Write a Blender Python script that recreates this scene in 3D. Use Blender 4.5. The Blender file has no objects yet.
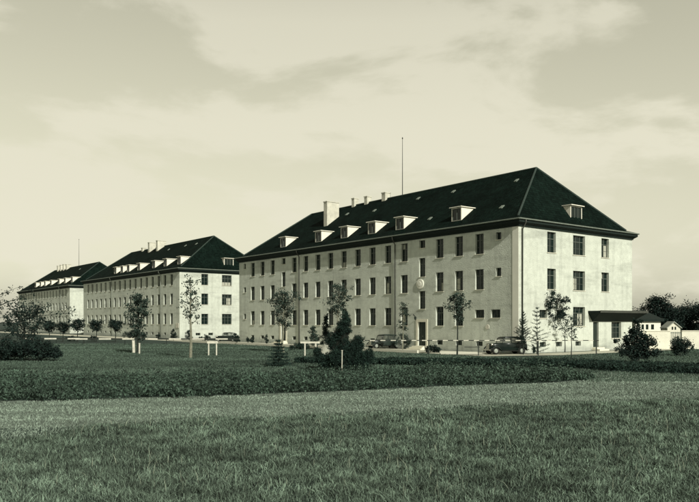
import bpy, bmesh, math, random
import numpy as np
from mathutils import Vector, Matrix
R = math.radians
sc = bpy.context.scene
C = sc.collection
rng = np.random.default_rng(7)
random.seed(7)

# ------------------------------------------------------------------ camera
EYE = 2.96
cd = bpy.data.cameras.new('camera'); cam = bpy.data.objects.new('camera', cd); C.objects.link(cam)
cam.location = (0, 0, EYE); cam.rotation_euler = (R(90), 0, 0)
cd.sensor_width = 36; cd.lens = 36 * 726.6 / 699; cd.shift_y = (322.3 - 251) / 699
cd.clip_start = .1; cd.clip_end = 9000
sc.camera = cam

# ------------------------------------------------------------------ building frame, sun, sky
TH = .658                                   # the gable runs along G, the long front along L
G = Vector((math.cos(TH), math.sin(TH), 0)); L = Vector((-math.sin(TH), math.cos(TH), 0))
CORNER = Vector((16.015, 68.75, 0))
SUN_EL = R(33)
sdir = Vector((0.487, -0.873, 0)).normalized() * math.cos(SUN_EL) + Vector((0, 0, math.sin(SUN_EL)))   # towards the sun
sl = bpy.data.lights.new('sun', 'SUN'); sl.energy = 5.0; sl.angle = R(.5); sl.color = (1, .955, .85)
so = bpy.data.objects.new('sun', sl); C.objects.link(so)
so.rotation_euler = sdir.to_track_quat('Z', 'Y').to_euler(); so.location = (0, 0, 80)

w = bpy.data.worlds.new('World'); sc.world = w; w.use_nodes = True
nt = w.node_tree; nt.nodes.clear()
def nn(tree, typ, **kw):
    n = tree.nodes.new(typ)
    for k, v in kw.items(): setattr(n, k, v)
    return n
sky = nn(nt, 'ShaderNodeTexSky', sky_type='NISHITA', sun_disc=False)
sky.sun_elevation = SUN_EL; sky.sun_rotation = math.atan2(sdir.x, sdir.y)
sky.dust_density = 3.0; sky.air_density = 1.0
bw = nn(nt, 'ShaderNodeRGBToBW'); nt.links.new(sky.outputs[0], bw.inputs[0])
pw = nn(nt, 'ShaderNodeMath', operation='POWER'); nt.links.new(bw.outputs[0], pw.inputs[0]); pw.inputs[1].default_value = .42
ml = nn(nt, 'ShaderNodeMath', operation='MULTIPLY'); nt.links.new(pw.outputs[0], ml.inputs[0]); ml.inputs[1].default_value = 4.8
tc = nn(nt, 'ShaderNodeTexCoord')
# clouds live on a flat layer: direction / height
sx = nn(nt, 'ShaderNodeSeparateXYZ'); nt.links.new(tc.outputs['Generated'], sx.inputs[0])
mz = nn(nt, 'ShaderNodeMath', operation='MAXIMUM'); nt.links.new(sx.outputs['Z'], mz.inputs[0]); mz.inputs[1].default_value = 0
az = nn(nt, 'ShaderNodeMath', operation='ADD'); nt.links.new(mz.outputs[0], az.inputs[0]); az.inputs[1].default_value = .30
dx = nn(nt, 'ShaderNodeMath', operation='DIVIDE'); nt.links.new(sx.outputs['X'], dx.inputs[0]); nt.links.new(az.outputs[0], dx.inputs[1])
dy = nn(nt, 'ShaderNodeMath', operation='DIVIDE'); nt.links.new(sx.outputs['Y'], dy.inputs[0]); nt.links.new(az.outputs[0], dy.inputs[1])
cb = nn(nt, 'ShaderNodeMapping'); nt.links.new(tc.outputs['Generated'], cb.inputs[0]); cb.inputs['Scale'].default_value = (1.5, 1.5, 4.2); cb.inputs['Location'].default_value = (4, 4, 9)
no = nn(nt, 'ShaderNodeTexNoise'); nt.links.new(cb.outputs[0], no.inputs['Vector'])
no.inputs['Scale'].default_value = 2.1; no.inputs['Detail'].default_value = 10; no.inputs['Roughness'].default_value = .56; no.inputs['Distortion'].default_value = .25
cr = nn(nt, 'ShaderNodeMapRange'); nt.links.new(no.outputs[0], cr.inputs[0])
cr.inputs[1].default_value = .44; cr.inputs[2].default_value = .56; cr.interpolation_type = 'SMOOTHSTEP'; cr.inputs[3].default_value = 0; cr.inputs[4].default_value = 1
mx = nn(nt, 'ShaderNodeMix', data_type='FLOAT'); nt.links.new(cr.outputs[0], mx.inputs[0]); nt.links.new(ml.outputs[0], mx.inputs[2])
mx.inputs[3].default_value = 8.7
tint = nn(nt, 'ShaderNodeVectorMath', operation='SCALE'); # the sky is palest at the horizon and deepens towards the zenith
g1 = nn(nt, 'ShaderNodeValToRGB'); nt.links.new(sx.outputs['Z'], g1.inputs[0]); e = g1.color_ramp.elements
e[0].position = 0; e[0].color = (.93, .93, .93, 1); e[1].position = .85; e[1].color = (.22, .22, .22, 1)
for p_, v_ in ((.12, .93), (.26, .89), (.38, .80), (.55, .40)):
    q_ = e.new(p_); q_.color = (v_, v_, v_, 1)
gm = nn(nt, 'ShaderNodeMath', operation='MULTIPLY'); nt.links.new(mx.outputs[0], gm.inputs[0]); nt.links.new(g1.outputs[0], gm.inputs[1])
cc = nn(nt, 'ShaderNodeMix', data_type='RGBA'); nt.links.new(cr.outputs[0], cc.inputs[0]); cc.inputs[6].default_value = (.98, .955, .73, 1); cc.inputs[7].default_value = (1, .965, .765, 1)
nt.links.new(cc.outputs[2], tint.inputs[0]); nt.links.new(gm.outputs[0], tint.inputs['Scale'])
bg = nn(nt, 'ShaderNodeBackground'); bg.inputs[1].default_value = .1; nt.links.new(tint.outputs[0], bg.inputs[0])
ow = nn(nt, 'ShaderNodeOutputWorld'); nt.links.new(bg.outputs[0], ow.inputs[0])
sc.view_settings.view_transform = 'Standard'; sc.view_settings.look = 'None'
sc.view_settings.exposure = 0; sc.view_settings.gamma = 1; sc.view_settings.use_curve_mapping = False
sc.cycles.max_bounces = 6; sc.cycles.diffuse_bounces = 3; sc.cycles.glossy_bounces = 3; sc.cycles.transparent_max_bounces = 8

# ------------------------------------------------------------------ materials
def mat(name, col, rough=.85, var=.0, scale=1.0, var2=.0, scale2=8.0, bump=0, bscale=20, bdist=.05, island=0, spec=.3, stretch=(1, 1, 1), metal=0):
    m = bpy.data.materials.new(name); m.use_nodes = True; t = m.node_tree
    p = t.nodes['Principled BSDF']; p.inputs['Roughness'].default_value = rough
    p.inputs['Specular IOR Level'].default_value = spec; p.inputs['Metallic'].default_value = metal
    c = nn(t, 'ShaderNodeTexCoord'); mp = nn(t, 'ShaderNodeMapping'); mp.inputs['Scale'].default_value = stretch
    t.links.new(c.outputs['Object'], mp.inputs[0])
    val = nn(t, 'ShaderNodeValue'); val.outputs[0].default_value = 1.0; cur = val.outputs[0]
    for v, s in ((var, scale), (var2, scale2)):
        if v:
            n = nn(t, 'ShaderNodeTexNoise'); n.inputs['Scale'].default_value = s; n.inputs['Detail'].default_value = 6; n.inputs['Roughness'].default_value = .6
            t.links.new(mp.outputs[0], n.inputs['Vector'])
            r = nn(t, 'ShaderNodeMapRange'); t.links.new(n.outputs[0], r.inputs[0]); r.inputs[1].default_value = .3; r.inputs[2].default_value = .7
            r.inputs[3].default_value = 1 - v; r.inputs[4].default_value = 1 + v
            q = nn(t, 'ShaderNodeMath', operation='MULTIPLY'); t.links.new(cur, q.inputs[0]); t.links.new(r.outputs[0], q.inputs[1]); cur = q.outputs[0]
    if island:
        g = nn(t, 'ShaderNodeNewGeometry'); r = nn(t, 'ShaderNodeMapRange'); t.links.new(g.outputs['Random Per Island'], r.inputs[0])
        r.inputs[3].default_value = 1 - island; r.inputs[4].default_value = 1 + island
        q = nn(t, 'ShaderNodeMath', operation='MULTIPLY'); t.links.new(cur, q.inputs[0]); t.links.new(r.outputs[0], q.inputs[1]); cur = q.outputs[0]
    s = nn(t, 'ShaderNodeVectorMath', operation='SCALE'); s.inputs[0].default_value = col; t.links.new(cur, s.inputs['Scale'])
    t.links.new(s.outputs[0], p.inputs['Base Color'])
    if bump:
        n = nn(t, 'ShaderNodeTexNoise'); n.inputs['Scale'].default_value = bscale; n.inputs['Detail'].default_value = 5; t.links.new(mp.outputs[0], n.inputs['Vector'])
        b = nn(t, 'ShaderNodeBump'); b.inputs['Strength'].default_value = bump; b.inputs['Distance'].default_value = bdist
        t.links.new(n.outputs[0], b.inputs['Height']); t.links.new(b.outputs[0], p.inputs['Normal'])
    return m
M = {}
M['stucco'] = mat('weathered lime render', (.50, .54, .47), .95, .08, .35, .10, 2.0, 1.0, 9, .035)
M['smooth'] = mat('smooth pale render', (.68, .69, .60), .9, .05, .8)
M['roof'] = mat('dark roof tiles', (.0040, .0094, .0072), .85, .35, .35, .3, 6, .5, 12, spec=.03)
M['ridge'] = mat('ridge tiles', (.026, .042, .035), .9, .2, 3)
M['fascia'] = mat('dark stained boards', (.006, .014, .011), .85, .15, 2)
M['gutter'] = mat('zinc gutter', (.16, .19, .16), .55, .15, 3, metal=.1)
M['trim'] = mat('white painted wood', (.72, .71, .60), .7, .08, 2)
M['frame'] = mat('weathered window paint', (.085, .10, .085), .6, .1, 3)
M['glass'] = mat('dark window glass', (.005, .013, .011), .1, .3, .5, spec=.3)
M['curtain'] = mat('net curtain', (.34, .35, .29), .9, .2, 9)
M['doord'] = mat('dark door paint', (.018, .028, .022), .5, .1, 3)
M['stone'] = mat('pale stone', (.62, .61, .50), .9, .08, 3, .08, 20)
M['brick'] = mat('chimney render', (.50, .50, .42), .95, .2, 1.4, .15, 9, .5, 10)
M['tin'] = mat('tin flashing', (.28, .31, .27), .45, .2, 4, metal=.3)
M['iron'] = mat('dark iron', (.015, .022, .018), .5)
M['rust'] = mat('painted downpipe', (.05, .055, .045), .6, .2, 3)
M['white'] = mat('white paint', (.50, .50, .42), .8, .22, 3)
M['black'] = mat('black paint', (.02, .025, .02), .6)
M['car'] = mat('black car lacquer', (.006, .012, .010), .22, spec=.35)
M['cargrey'] = mat('grey car lacquer', (.02, .03, .025), .3, spec=.35)
M['carglass'] = mat('car window glass', (.10, .12, .10), .05, spec=.8)
M['carglass'].node_tree.nodes['Principled BSDF'].inputs['Alpha'].default_value = .35
M['rubber'] = mat('tyre rubber', (.02, .022, .02), .9)
M['chrome'] = mat('worn chrome', (.55, .55, .48), .25, metal=.9)
M['bark'] = mat('pale bark', (.17, .175, .13), .95, .35, 6)
M['darkbark'] = mat('dark bark', (.018, .024, .019), .95, .3, 6)
M['lawn'] = mat('lawn soil and turf', (.020, .038, .029), 1, .22, .09, .3, 2.3, .8, 14)
M['blades'] = mat('lawn grass blades', (.062, .092, .070), .95, .42, .16, .2, 1.1, island=.4, spec=.15, stretch=(.3, 1, 1))
M['path'] = mat('mown path blades', (.155, .20, .162), .95, .38, .55, .25, 2.4, island=.55, spec=.15, stretch=(.22, 1, 1))
M['tall'] = mat('tall meadow grass blades', (.088, .124, .094), .9, .50, .28, .65, 1.9, island=.95, spec=.2)
M['stalk'] = mat('dry stalks', (.17, .20, .15), .9, island=.5)
M['crop'] = mat('rough broad leaves', (.036, .060, .044), .8, .3, .4, .35, 2.5, island=.75, spec=.2)
M['cropdark'] = mat('dark ground cover leaves', (.013, .028, .021), .85, .25, .5, .25, 3, island=.5, spec=.2)
M['leaf'] = mat('tree leaves', (.022, .040, .030), .75, island=.5, spec=.3)
M['leafdark'] = mat('dark shrub leaves', (.007, .018, .014), .8, island=.55, spec=.25)
M['needle'] = mat('dark needles', (.010, .024, .018), .85, island=.6, spec=.2)
M['needle2'] = mat('spruce needles', (.016, .034, .027), .85, island=.6, spec=.2)
M['gravel'] = mat('pale gravel', (.40, .40, .32), 1, .15, .3, .2, 5, .6, 30)
M['sand'] = mat('pale sand', (.30, .31, .26), 1, .08, 2, .08, 12, .4, 20)
M['concrete'] = mat('pale concrete', (.60, .60, .50), .9, .08, 1, .08, 9)

# roof tiles: courses and staggered joints, as bump and a slight change of tone
def tile_roof(m):
    t = m.node_tree; p = t.nodes['Principled BSDF']
    c = nn(t, 'ShaderNodeTexCoord'); b = nn(t, 'ShaderNodeTexBrick'); t.links.new(c.outputs['UV'], b.inputs['Vector'])
    b.inputs['Scale'].default_value = 1; b.inputs['Brick Width'].default_value = .28; b.inputs['Row Height'].default_value = .34; b.inputs['Mortar Size'].default_value = .018
    b.inputs['Color1'].default_value = (.7, .7, .7, 1); b.inputs['Color2'].default_value = (1.4, 1.4, 1.4, 1); b.inputs['Mortar'].default_value = (.35, .35, .35, 1)
    old = p.inputs['Base Color'].links[0].from_socket
    mu = nn(t, 'ShaderNodeVectorMath', operation='MULTIPLY'); t.links.new(old, mu.inputs[0]); t.links.new(b.outputs['Color'], mu.inputs[1])
    t.links.new(mu.outputs[0], p.inputs['Base Color'])
    bp = nn(t, 'ShaderNodeBump'); bp.inputs['Strength'].default_value = .6; bp.inputs['Distance'].default_value = .03
    t.links.new(b.outputs['Fac'], bp.inputs['Height']); bp.invert = True; t.links.new(bp.outputs[0], p.inputs['Normal'])
tile_roof(M['roof'])

# weathering of the render: streaks that hang down and blotched bands with shapes of their own
def weather(m):
    t = m.node_tree; p = t.nodes['Principled BSDF']
    c = nn(t, 'ShaderNodeTexCoord'); mp = nn(t, 'ShaderNodeMapping'); mp.inputs['Scale'].default_value = (1.3, 1.3, .12); t.links.new(c.outputs['Object'], mp.inputs[0])
    mp2 = nn(t, 'ShaderNodeMapping'); mp2.inputs['Scale'].default_value = (.12, .12, .75); t.links.new(c.outputs['Object'], mp2.inputs[0])
    cur = p.inputs['Base Color'].links[0].from_socket
    for q, a, lo, hi in ((mp, .80, .5, .70), (mp2, .70, .50, .70)):
        n = nn(t, 'ShaderNodeTexNoise'); n.inputs['Scale'].default_value = 1; n.inputs['Detail'].default_value = 8; n.inputs['Roughness'].default_value = .68; t.links.new(q.outputs[0], n.inputs['Vector'])
        r = nn(t, 'ShaderNodeMapRange'); t.links.new(n.outputs[0], r.inputs[0]); r.inputs[1].default_value = lo; r.inputs[2].default_value = hi; r.inputs[3].default_value = 1; r.inputs[4].default_value = a
        s = nn(t, 'ShaderNodeVectorMath', operation='SCALE'); t.links.new(cur, s.inputs[0]); t.links.new(r.outputs[0], s.inputs['Scale']); cur = s.outputs[0]
    sp = nn(t, 'ShaderNodeSeparateXYZ'); t.links.new(c.outputs['Object'], sp.inputs[0])
    n = nn(t, 'ShaderNodeTexNoise'); n.inputs['Scale'].default_value = 1.6; n.inputs['Detail'].default_value = 7; t.links.new(c.outputs['Object'], n.inputs['Vector'])
    h = nn(t, 'ShaderNodeMath', operation='MULTIPLY_ADD'); t.links.new(n.outputs[0], h.inputs[0]); h.inputs[1].default_value = -1.6; t.links.new(sp.outputs['Z'], h.inputs[2])
    r = nn(t, 'ShaderNodeMapRange'); t.links.new(h.outputs[0], r.inputs[0]); r.inputs[1].default_value = -.9; r.inputs[2].default_value = -.1; r.inputs[3].default_value = .72; r.inputs[4].default_value = 1
    s = nn(t, 'ShaderNodeVectorMath', operation='SCALE'); t.links.new(cur, s.inputs[0]); t.links.new(r.outputs[0], s.inputs['Scale']); cur = s.outputs[0]
    t.links.new(cur, p.inputs['Base Color'])
weather(M['stucco'])

# ------------------------------------------------------------------ object helpers
def link(name, me, m, parent=None, label=None, cat=None, group=None, kind=None, loc=None):
    o = bpy.data.objects.new(name, me); C.objects.link(o)
    if m is not None and not me.materials: me.materials.append(m)
    if parent: o.parent = parent
    if loc is not None: o.location = loc
    if label: o['label'] = label
    if cat: o['category'] = cat
    if group: o['group'] = group
    if kind: o['kind'] = kind
    return o
def thing(name, label, cat, loc=(0, 0, 0), rz=0, group=None):
    o = bpy.data.objects.new(name, None); C.objects.link(o); o.location = loc; o.rotation_euler = (0, 0, rz)
    o['label'] = label; o['category'] = cat
    if group: o['group'] = group
    return o
def quads(name, V, k=4, smooth=False):
    V = np.asarray(V, dtype=np.float32).reshape(-1, 3); n = len(V) // k
    me = bpy.data.meshes.new(name); me.vertices.add(n * k); me.vertices.foreach_set('co', V[:n * k].ravel())
    me.loops.add(n * k); me.loops.foreach_set('vertex_index', np.arange(n * k, dtype=np.int32))
    me.polygons.add(n); me.polygons.foreach_set('loop_start', np.arange(0, n * k, k, dtype=np.int32))
    me.update(calc_edges=True); return me
class MB:
    def __init__(s): s.b = bmesh.new()
    def box(s, x0, x1, y0, y1, z0, z1, mtx=None):
        vs = [s.b.verts.new(Vector(p) if mtx is None else mtx @ Vector(p)) for p in ((x0, y0, z0), (x1, y0, z0), (x1, y1, z0), (x0, y1, z0), (x0, y0, z1), (x1, y0, z1), (x1, y1, z1), (x0, y1, z1))]
        for f in ((3, 2, 1, 0), (4, 5, 6, 7), (0, 1, 5, 4), (1, 2, 6, 5), (2, 3, 7, 6), (3, 0, 4, 7)): s.b.faces.new([vs[i] for i in f])
        return s
    def poly(s, pts): s.b.faces.new([s.b.verts.new(p) for p in pts]); return s
    def tube(s, pts, rad, n=7, cap=True):
        pts = [Vector(p) for p in pts]; rings = []
        for i, p in enumerate(pts):
            d = (pts[min(i + 1, len(pts) - 1)] - pts[max(i - 1, 0)]).normalized()
            a = d.cross(Vector((.13, .31, 1) if abs(d.z) < .9 else (1, .2, 0))).normalized(); b = d.cross(a)
            r = rad[i] if hasattr(rad, '__len__') else rad
            rings.append([s.b.verts.new(p + (a * math.cos(2 * math.pi * j / n) + b * math.sin(2 * math.pi * j / n)) * r) for j in range(n)])
        for q, r_ in zip(rings, rings[1:]):
            for j in range(n): s.b.faces.new((q[j], q[(j + 1) % n], r_[(j + 1) % n], r_[j]))
        if cap: s.b.faces.new(rings[0][::-1]); s.b.faces.new(rings[-1])
        return s
    def prism(s, prof, y0, y1, axis='y'):      # outline in (a, z) pushed along one axis
        def P(a, z, y): return (a, y, z) if axis == 'y' else (y, a, z)
        A = [s.b.verts.new(P(a, z, y0)) for a, z in prof]; B = [s.b.verts.new(P(a, z, y1)) for a, z in prof]
        s.b.faces.new(A); s.b.faces.new(B[::-1]); n = len(A)
        for i in range(n): s.b.faces.new((A[i], B[i], B[(i + 1) % n], A[(i + 1) % n]))
        return s
    def mesh(s, name, smooth=False, bevel=0):
        bmesh.ops.recalc_face_normals(s.b, faces=s.b.faces)
        if bevel: bmesh.ops.bevel(s.b, geom=list(s.b.edges), offset=bevel, segments=2, affect='EDGES', profile=.6)
        me = bpy.data.meshes.new(name); s.b.to_mesh(me); s.b.free()
        if smooth: me.polygons.foreach_set('use_smooth', [True] * len(me.polygons))
        return me
def sheet(name, pts, z, m, kind='structure', **kw):
    return link(name, MB().poly([(x, y, z) for x, y in pts]).mesh(name), m, kind=kind, **kw)

# ------------------------------------------------------------------ the ground
sheet('ground', [(-3000, -500), (3000, -500), (3000, 5000), (-3000, 5000)], 0, M['lawn'])
def bw_pt(s, t, z=0): return CORNER + G * s + L * t + Vector((0, 0, z))
P_ = [bw_pt(-9.5, 215), bw_pt(-9.5, 0), bw_pt(-9.0, -6), bw_pt(-3, -8.5), bw_pt(40, -8.5), bw_pt(40, -.5), bw_pt(-.9, -.5), bw_pt(-.9, 215)]
M['pathsoil'] = mat('mown turf', (.12, .155, .126), 1, .30, .5, .4, 2.3, .8, 14)
pts = [(-40, 19), (-14, 19.5), (-8.3, 20.5), (0, 24), (5.3, 26.4), (12.6, 28.3), (30, 31), (30, 36.9), (18.9, 41.2), (15.4, 43.6), (13.4, 42.5), (12.5, 38), (10.3, 36), (4.7, 34), (0, 31.5), (-5.9, 29.3), (-12.2, 27.5), (-40, 24.5)]
sheet('path', pts, .004, M['pathsoil'])
sheet('gravel_road', [(p.x, p.y) for p in (bw_pt(-6.5, 215), bw_pt(-6.5, -1.5), bw_pt(.6, -4.5), bw_pt(26, -4.0), bw_pt(26, -.9), bw_pt(-.4, -.9), bw_pt(-.4, 215))], .006, M['gravel'])
sheet('paved_apron', [(8.3, 66.0), (12.2, 65.6), (12.6, 72.0), (9.0, 73.0)], .05, M['concrete'])

# ------------------------------------------------------------------ the barracks
W_, WH = 19.36, 12.42
EAVE, OV, RIDGE, HB = 12.8, .5, 19.73, 5.48
def wall_cells(bm, Lu, H, holes, depth, P):
    holes = [tuple(round(q, 2) for q in h) for h in holes]
    us = sorted({0, Lu, *[h[0] for h in holes], *[h[1] for h in holes]}); zs = sorted({0, H, *[h[2] for h in holes], *[h[3] for h in holes]})
    cache = {}
    def v(u, z, d=0):
        k = (round(u, 4), round(z, 4), d)
        if k not in cache: cache[k] = bm.verts.new(P(u, z, d))
        return cache[k]
    for a, b in zip(us, us[1:]):
        for c, d in zip(zs, zs[1:]):
            mu, mz_ = (a + b) / 2, (c + d) / 2
            if any(h[0] < mu < h[1] and h[2] < mz_ < h[3] for h in holes): continue
            bm.faces.new((v(a, c), v(b, c), v(b, d), v(a, d)))
    for u0, u1, z0, z1 in holes:
        q = [(u0, z0), (u1, z0), (u1, z1), (u0, z1)]
        for i in range(4):
            (a, c), (b, d) = q[i], q[(i + 1) % 4]
            bm.faces.new([bm.verts.new(P(a, c, 0)), bm.verts.new(P(b, d, 0)), bm.verts.new(P(b, d, depth)), bm.verts.new(P(a, c, depth))])
DEPTH = .27
_wm = {}
def win_meshes(kind, w_, h):
    k = (kind, round(w_, 2), round(h, 2))
    if k in _wm: return _wm[k]
    f = MB(); e = .055
    f.box(-w_ / 2, -w_ / 2 + e, -.03, .03, 0, h).box(w_ / 2 - e, w_ / 2, -.03, .03, 0, h).box(-w_ / 2 + e, w_ / 2 - e, -.03, .03, 0, e).box(-w_ / 2 + e, w_ / 2 - e, -.03, .03, h - e, h)
    n = 0 if w_ < .8 else (1 if w_ < 1.6 else 2)
    xs = [-w_ / 2 + w_ * (i + 1) / (n + 1) for i in range(n)]
    for x in xs: f.box(x - .035, x + .035, -.034, .034, e, h - e)
    if h > 1.5:
        f.box(-w_ / 2 + e, w_ / 2 - e, -.04, .025, h * .68 - .035, h * .68 + .035)
        edges = [-w_ / 2 + e] + xs + [w_ / 2 - e]
        for a, b in zip(edges, edges[1:]):
            f.box(a + .035, b - .035, -.02, .02, h * .34 - .012, h * .34 + .012)
    if kind == 'barred':
        for i in range(5): x = -w_ / 2 + w_ * (i + .5) / 5; f.tube([(x, -.14, .02), (x, -.14, h - .02)], .014, 5)
    g = MB().poly([(-w_ / 2 + .01, .015, .01), (w_ / 2 - .01, .015, .01), (w_ / 2 - .01, .015, h - .01), (-w_ / 2 + .01, .015, h - .01)])
    s = MB().box(-w_ / 2 - .08, w_ / 2 + .08, -DEPTH - .07, -.031, -.06, -.002)
    r = (f.mesh('window'), g.mesh('pane'), s.mesh('sill'))
    r[0].materials.append(M['frame']); r[1].materials.append(M['glass']); r[2].materials.append(M['stone'])
    _wm[k] = r; return r
_cm = {}
def curtain_mesh(w_, h, a, b, c, d):
    k = (w_, h, a, b, c, d)
    if k not in _cm:
        m = MB(); n = 8
        for i in range(n):
            x0 = -w_ / 2 + w_ * (a + (b - a) * i / n); x1 = -w_ / 2 + w_ * (a + (b - a) * (i + 1) / n)
            y0 = .002 + (.010 if i % 2 else 0); y1 = .002 + (0 if i % 2 else .010)
            m.poly([(x0, y0, h * c), (x1, y1, h * c), (x1, y1, h * d), (x0, y0, h * d)])
        _cm[k] = m.mesh('curtain')
    return _cm[k]
rw = random.Random(3)
def add_window(root, side, u, z, w_, h, kind='w', sill=True, curt=0.0):
    f, g, s = win_meshes(kind, w_, h)
    o = link('window', f, None, root)
    if side == 'gable': o.location = (u, DEPTH, z)
    else: o.location = (DEPTH, u, z); o.rotation_euler = (0, 0, R(-90))
    link('pane', g, None, o)
    if sill: link('sill', s, None, o)
    if rw.random() < curt:
        ch = rw.choice([(0.08, .45, .05, .62), (.52, .92, .05, .64), (.08, .92, .04, .32), (.55, .9, .05, .45), (.1, .4, .7, .95)])
        link('curtain', curtain_mesh(w_, h, *ch), M['curtain'], o)
    return o

def barracks(name, label, t_off, s_off, cfg):
    root = thing(name, label, 'building', CORNER + L * t_off + G * s_off, TH, 'long hip roofed barracks set end to end')
    LL = cfg.get('len', 53.8); T0, DT = cfg['t0'], cfg['dt']; stairs = cfg['stairs']; n = cfg['n']
    fh = []; gh = []; wins = []
    def H(side, u, z, w_, h, kind='w', sill=True, curt=.0):
        (fh if side == 'front' else gh).append((u - w_ / 2, u + w_ / 2, z, z + h)); wins.append((side, u, z, w_, h, kind, sill, curt))
    for i in range(n):
        u = T0 + DT * i
        if i in stairs:
            u = u - .1
            H('front', u, 11.05, .95, .85); H('front', u, 7.92, .95, 2.05); H('front', u, 4.42, .95, 1.95)
            fh.append((u - .62, u + .62, .42, 3.0))
        else:
            H('front', u, 9.78, 1.12, 2.02, curt=.22); H('front', u, 6.24, 1.12, 2.02, curt=.25)
            if i == 0 and cfg['squat']: H('front', u - .02, 3.40, 1.2, .82, 'barred')
            else: H('front', u, 2.60, 1.12, 2.02, curt=.25)
            H('front', u, .60, .85, .46, 'barred', False)
    if cfg['ends']:
        H('front', 2.47, 11.0, .66, .72); H('front', 2.47, 7.45, .66, .82); H('front', 2.84, 3.40, 1.15, .82, 'barred')
        uu = T0 + DT * (n - 1) + 2.35
        for z in (11.0, 7.45, 3.45): H('front', uu, z, .66, .8)
    for z in (9.84, 6.22): H('gable', 5.0, z, 1.36, 2.04, curt=.3); H('gable', 9.55, z, 2.04, 2.0, curt=.6); H('gable', 14.2, z, 1.38, 2.04, curt=.4)
    H('gable', 9.55, 2.58, 2.04, 1.95, curt=.3)
    if cfg['porch']:
        H('gable', 3.7, 3.38, 1.15, .8, 'barred'); H('gable', 6.42, 3.38, 1.15, .8, 'barred')
        gh.append((12.0, 13.0, .36, 3.0)); H('gable', 16.3, 1.25, 1.85, 1.75)
    else:
        H('gable', 5.0, 2.58, 1.36, 1.95, curt=.3); H('gable', 14.2, 2.58, 1.38, 1.95)
    for u in (3.65, 6.2, 9.4): H('gable', u, .56, .95, .46, 'barred', False)
    b = bmesh.new()
    wall_cells(b, LL, WH, fh, DEPTH, lambda u, z, d: (d, u, z)); wall_cells(b, W_, WH, gh, DEPTH, lambda u, z, d: (u, d, z))
    wall_cells(b, LL, WH, [], 0, lambda u, z, d: (W_, u, z)); wall_cells(b, W_, WH, [], 0, lambda u, z, d: (u, LL, z))
    bmesh.ops.recalc_face_normals(b, faces=b.faces)
    me = bpy.data.meshes.new('wall'); b.to_mesh(me); b.free(); link('wall', me, M['stucco'], root)
    if cfg['lit_corner']: link('corner_strip', MB().box(-.03, -.002, .02, .75, 0, WH - .05).mesh('corner_strip'), M['smooth'], root)  # paler strip: the sunlit look of the corner edge put into colour
    for wn in wins: add_window(root, *wn)
    # roof: flared foot, then steep slopes to the ridge
    rings = [(-OV, EAVE), (.45, 13.12)]
    o1 = .45
    b = bmesh.new(); uvl = b.loops.layers.uv.new('UVMap')
    def ring(o, z): return [Vector((o, o, z)), Vector((o, LL - o, z)), Vector((W_ - o, LL - o, z)), Vector((W_ - o, o, z))]
    def face(pts):
        f = b.faces.new([b.verts.new(p) for p in pts]); nrm = f.normal if f.normal.length else None
        f.normal_update(); nrm = f.normal.copy()
        hz = Vector((-nrm.y, nrm.x, 0)).normalized(); up = nrm.cross(hz)
        for lp in f.loops: lp[uvl].uv = (lp.vert.co.dot(hz), lp.vert.co.dot(up))
    r0, r1 = ring(*rings[0]), ring(*rings[1])
    for i in range(4): face([r0[i], r0[(i + 1) % 4], r1[(i + 1) % 4], r1[i]])
    A, B = Vector((W_ / 2, HB, RIDGE)), Vector((W_ / 2, LL - HB, RIDGE))
    face([r1[0], r1[1], B, A]); face([r1[1], r1[2], B]); face([r1[2], r1[3], A, B]); face([r1[3], r1[0], A])
    me = bpy.data.meshes.new('roof'); b.to_mesh(me); b.free(); roof = link('roof', me, M['roof'], root)
    rc = MB()
    for p, q in ((A, B), (A, r1[0]), (A, r1[3]), (B, r1[1]), (B, r1[2])):
        rc.tube([p + Vector((0, 0, .02)), q + Vector((0, 0, .02))], .11, 6)
    link('ridge_tiles', rc.mesh('ridge_tiles'), M['ridge'], roof)
    # boxed eave: soffit and fascia in one ring; its low dark foot thickens the eave shadow
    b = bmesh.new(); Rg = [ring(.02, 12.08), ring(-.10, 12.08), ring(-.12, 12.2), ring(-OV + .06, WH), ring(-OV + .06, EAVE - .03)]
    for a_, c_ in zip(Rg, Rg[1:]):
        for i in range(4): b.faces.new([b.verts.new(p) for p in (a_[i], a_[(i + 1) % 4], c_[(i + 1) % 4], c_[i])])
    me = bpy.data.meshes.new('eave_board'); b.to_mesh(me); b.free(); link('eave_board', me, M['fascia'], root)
    for p, q in zip(ring(-OV - .03, EAVE - .07), ring(-OV - .03, EAVE - .07)[1:] + ring(-OV - .03, EAVE - .07)[:1]):
        link('gutter', MB().tube([p, q], .075, 8).mesh('gutter'), M['gutter'], root)
    for side, u in cfg['pipes']:
        if side == 'front': pts = [(-OV - .03, u, EAVE - .12), (-OV + .0, u, EAVE - .42), (-.12, u, WH - .62), (-.10, u, .05)]
        else: pts = [(u, -OV - .03, EAVE - .12), (u, -OV + .0, EAVE - .42), (u, -.12, WH - .62), (u, -.10, .05)]
        link('downpipe', MB().tube(pts, .065, 8).mesh('downpipe', True), M['rust'] if cfg['darkpipe'] else M['tin'], root)
    # dormers
    def slope(s): return 13.12 + (s - .45) * (RIDGE - 13.12) / (W_ / 2 - .45)
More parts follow.
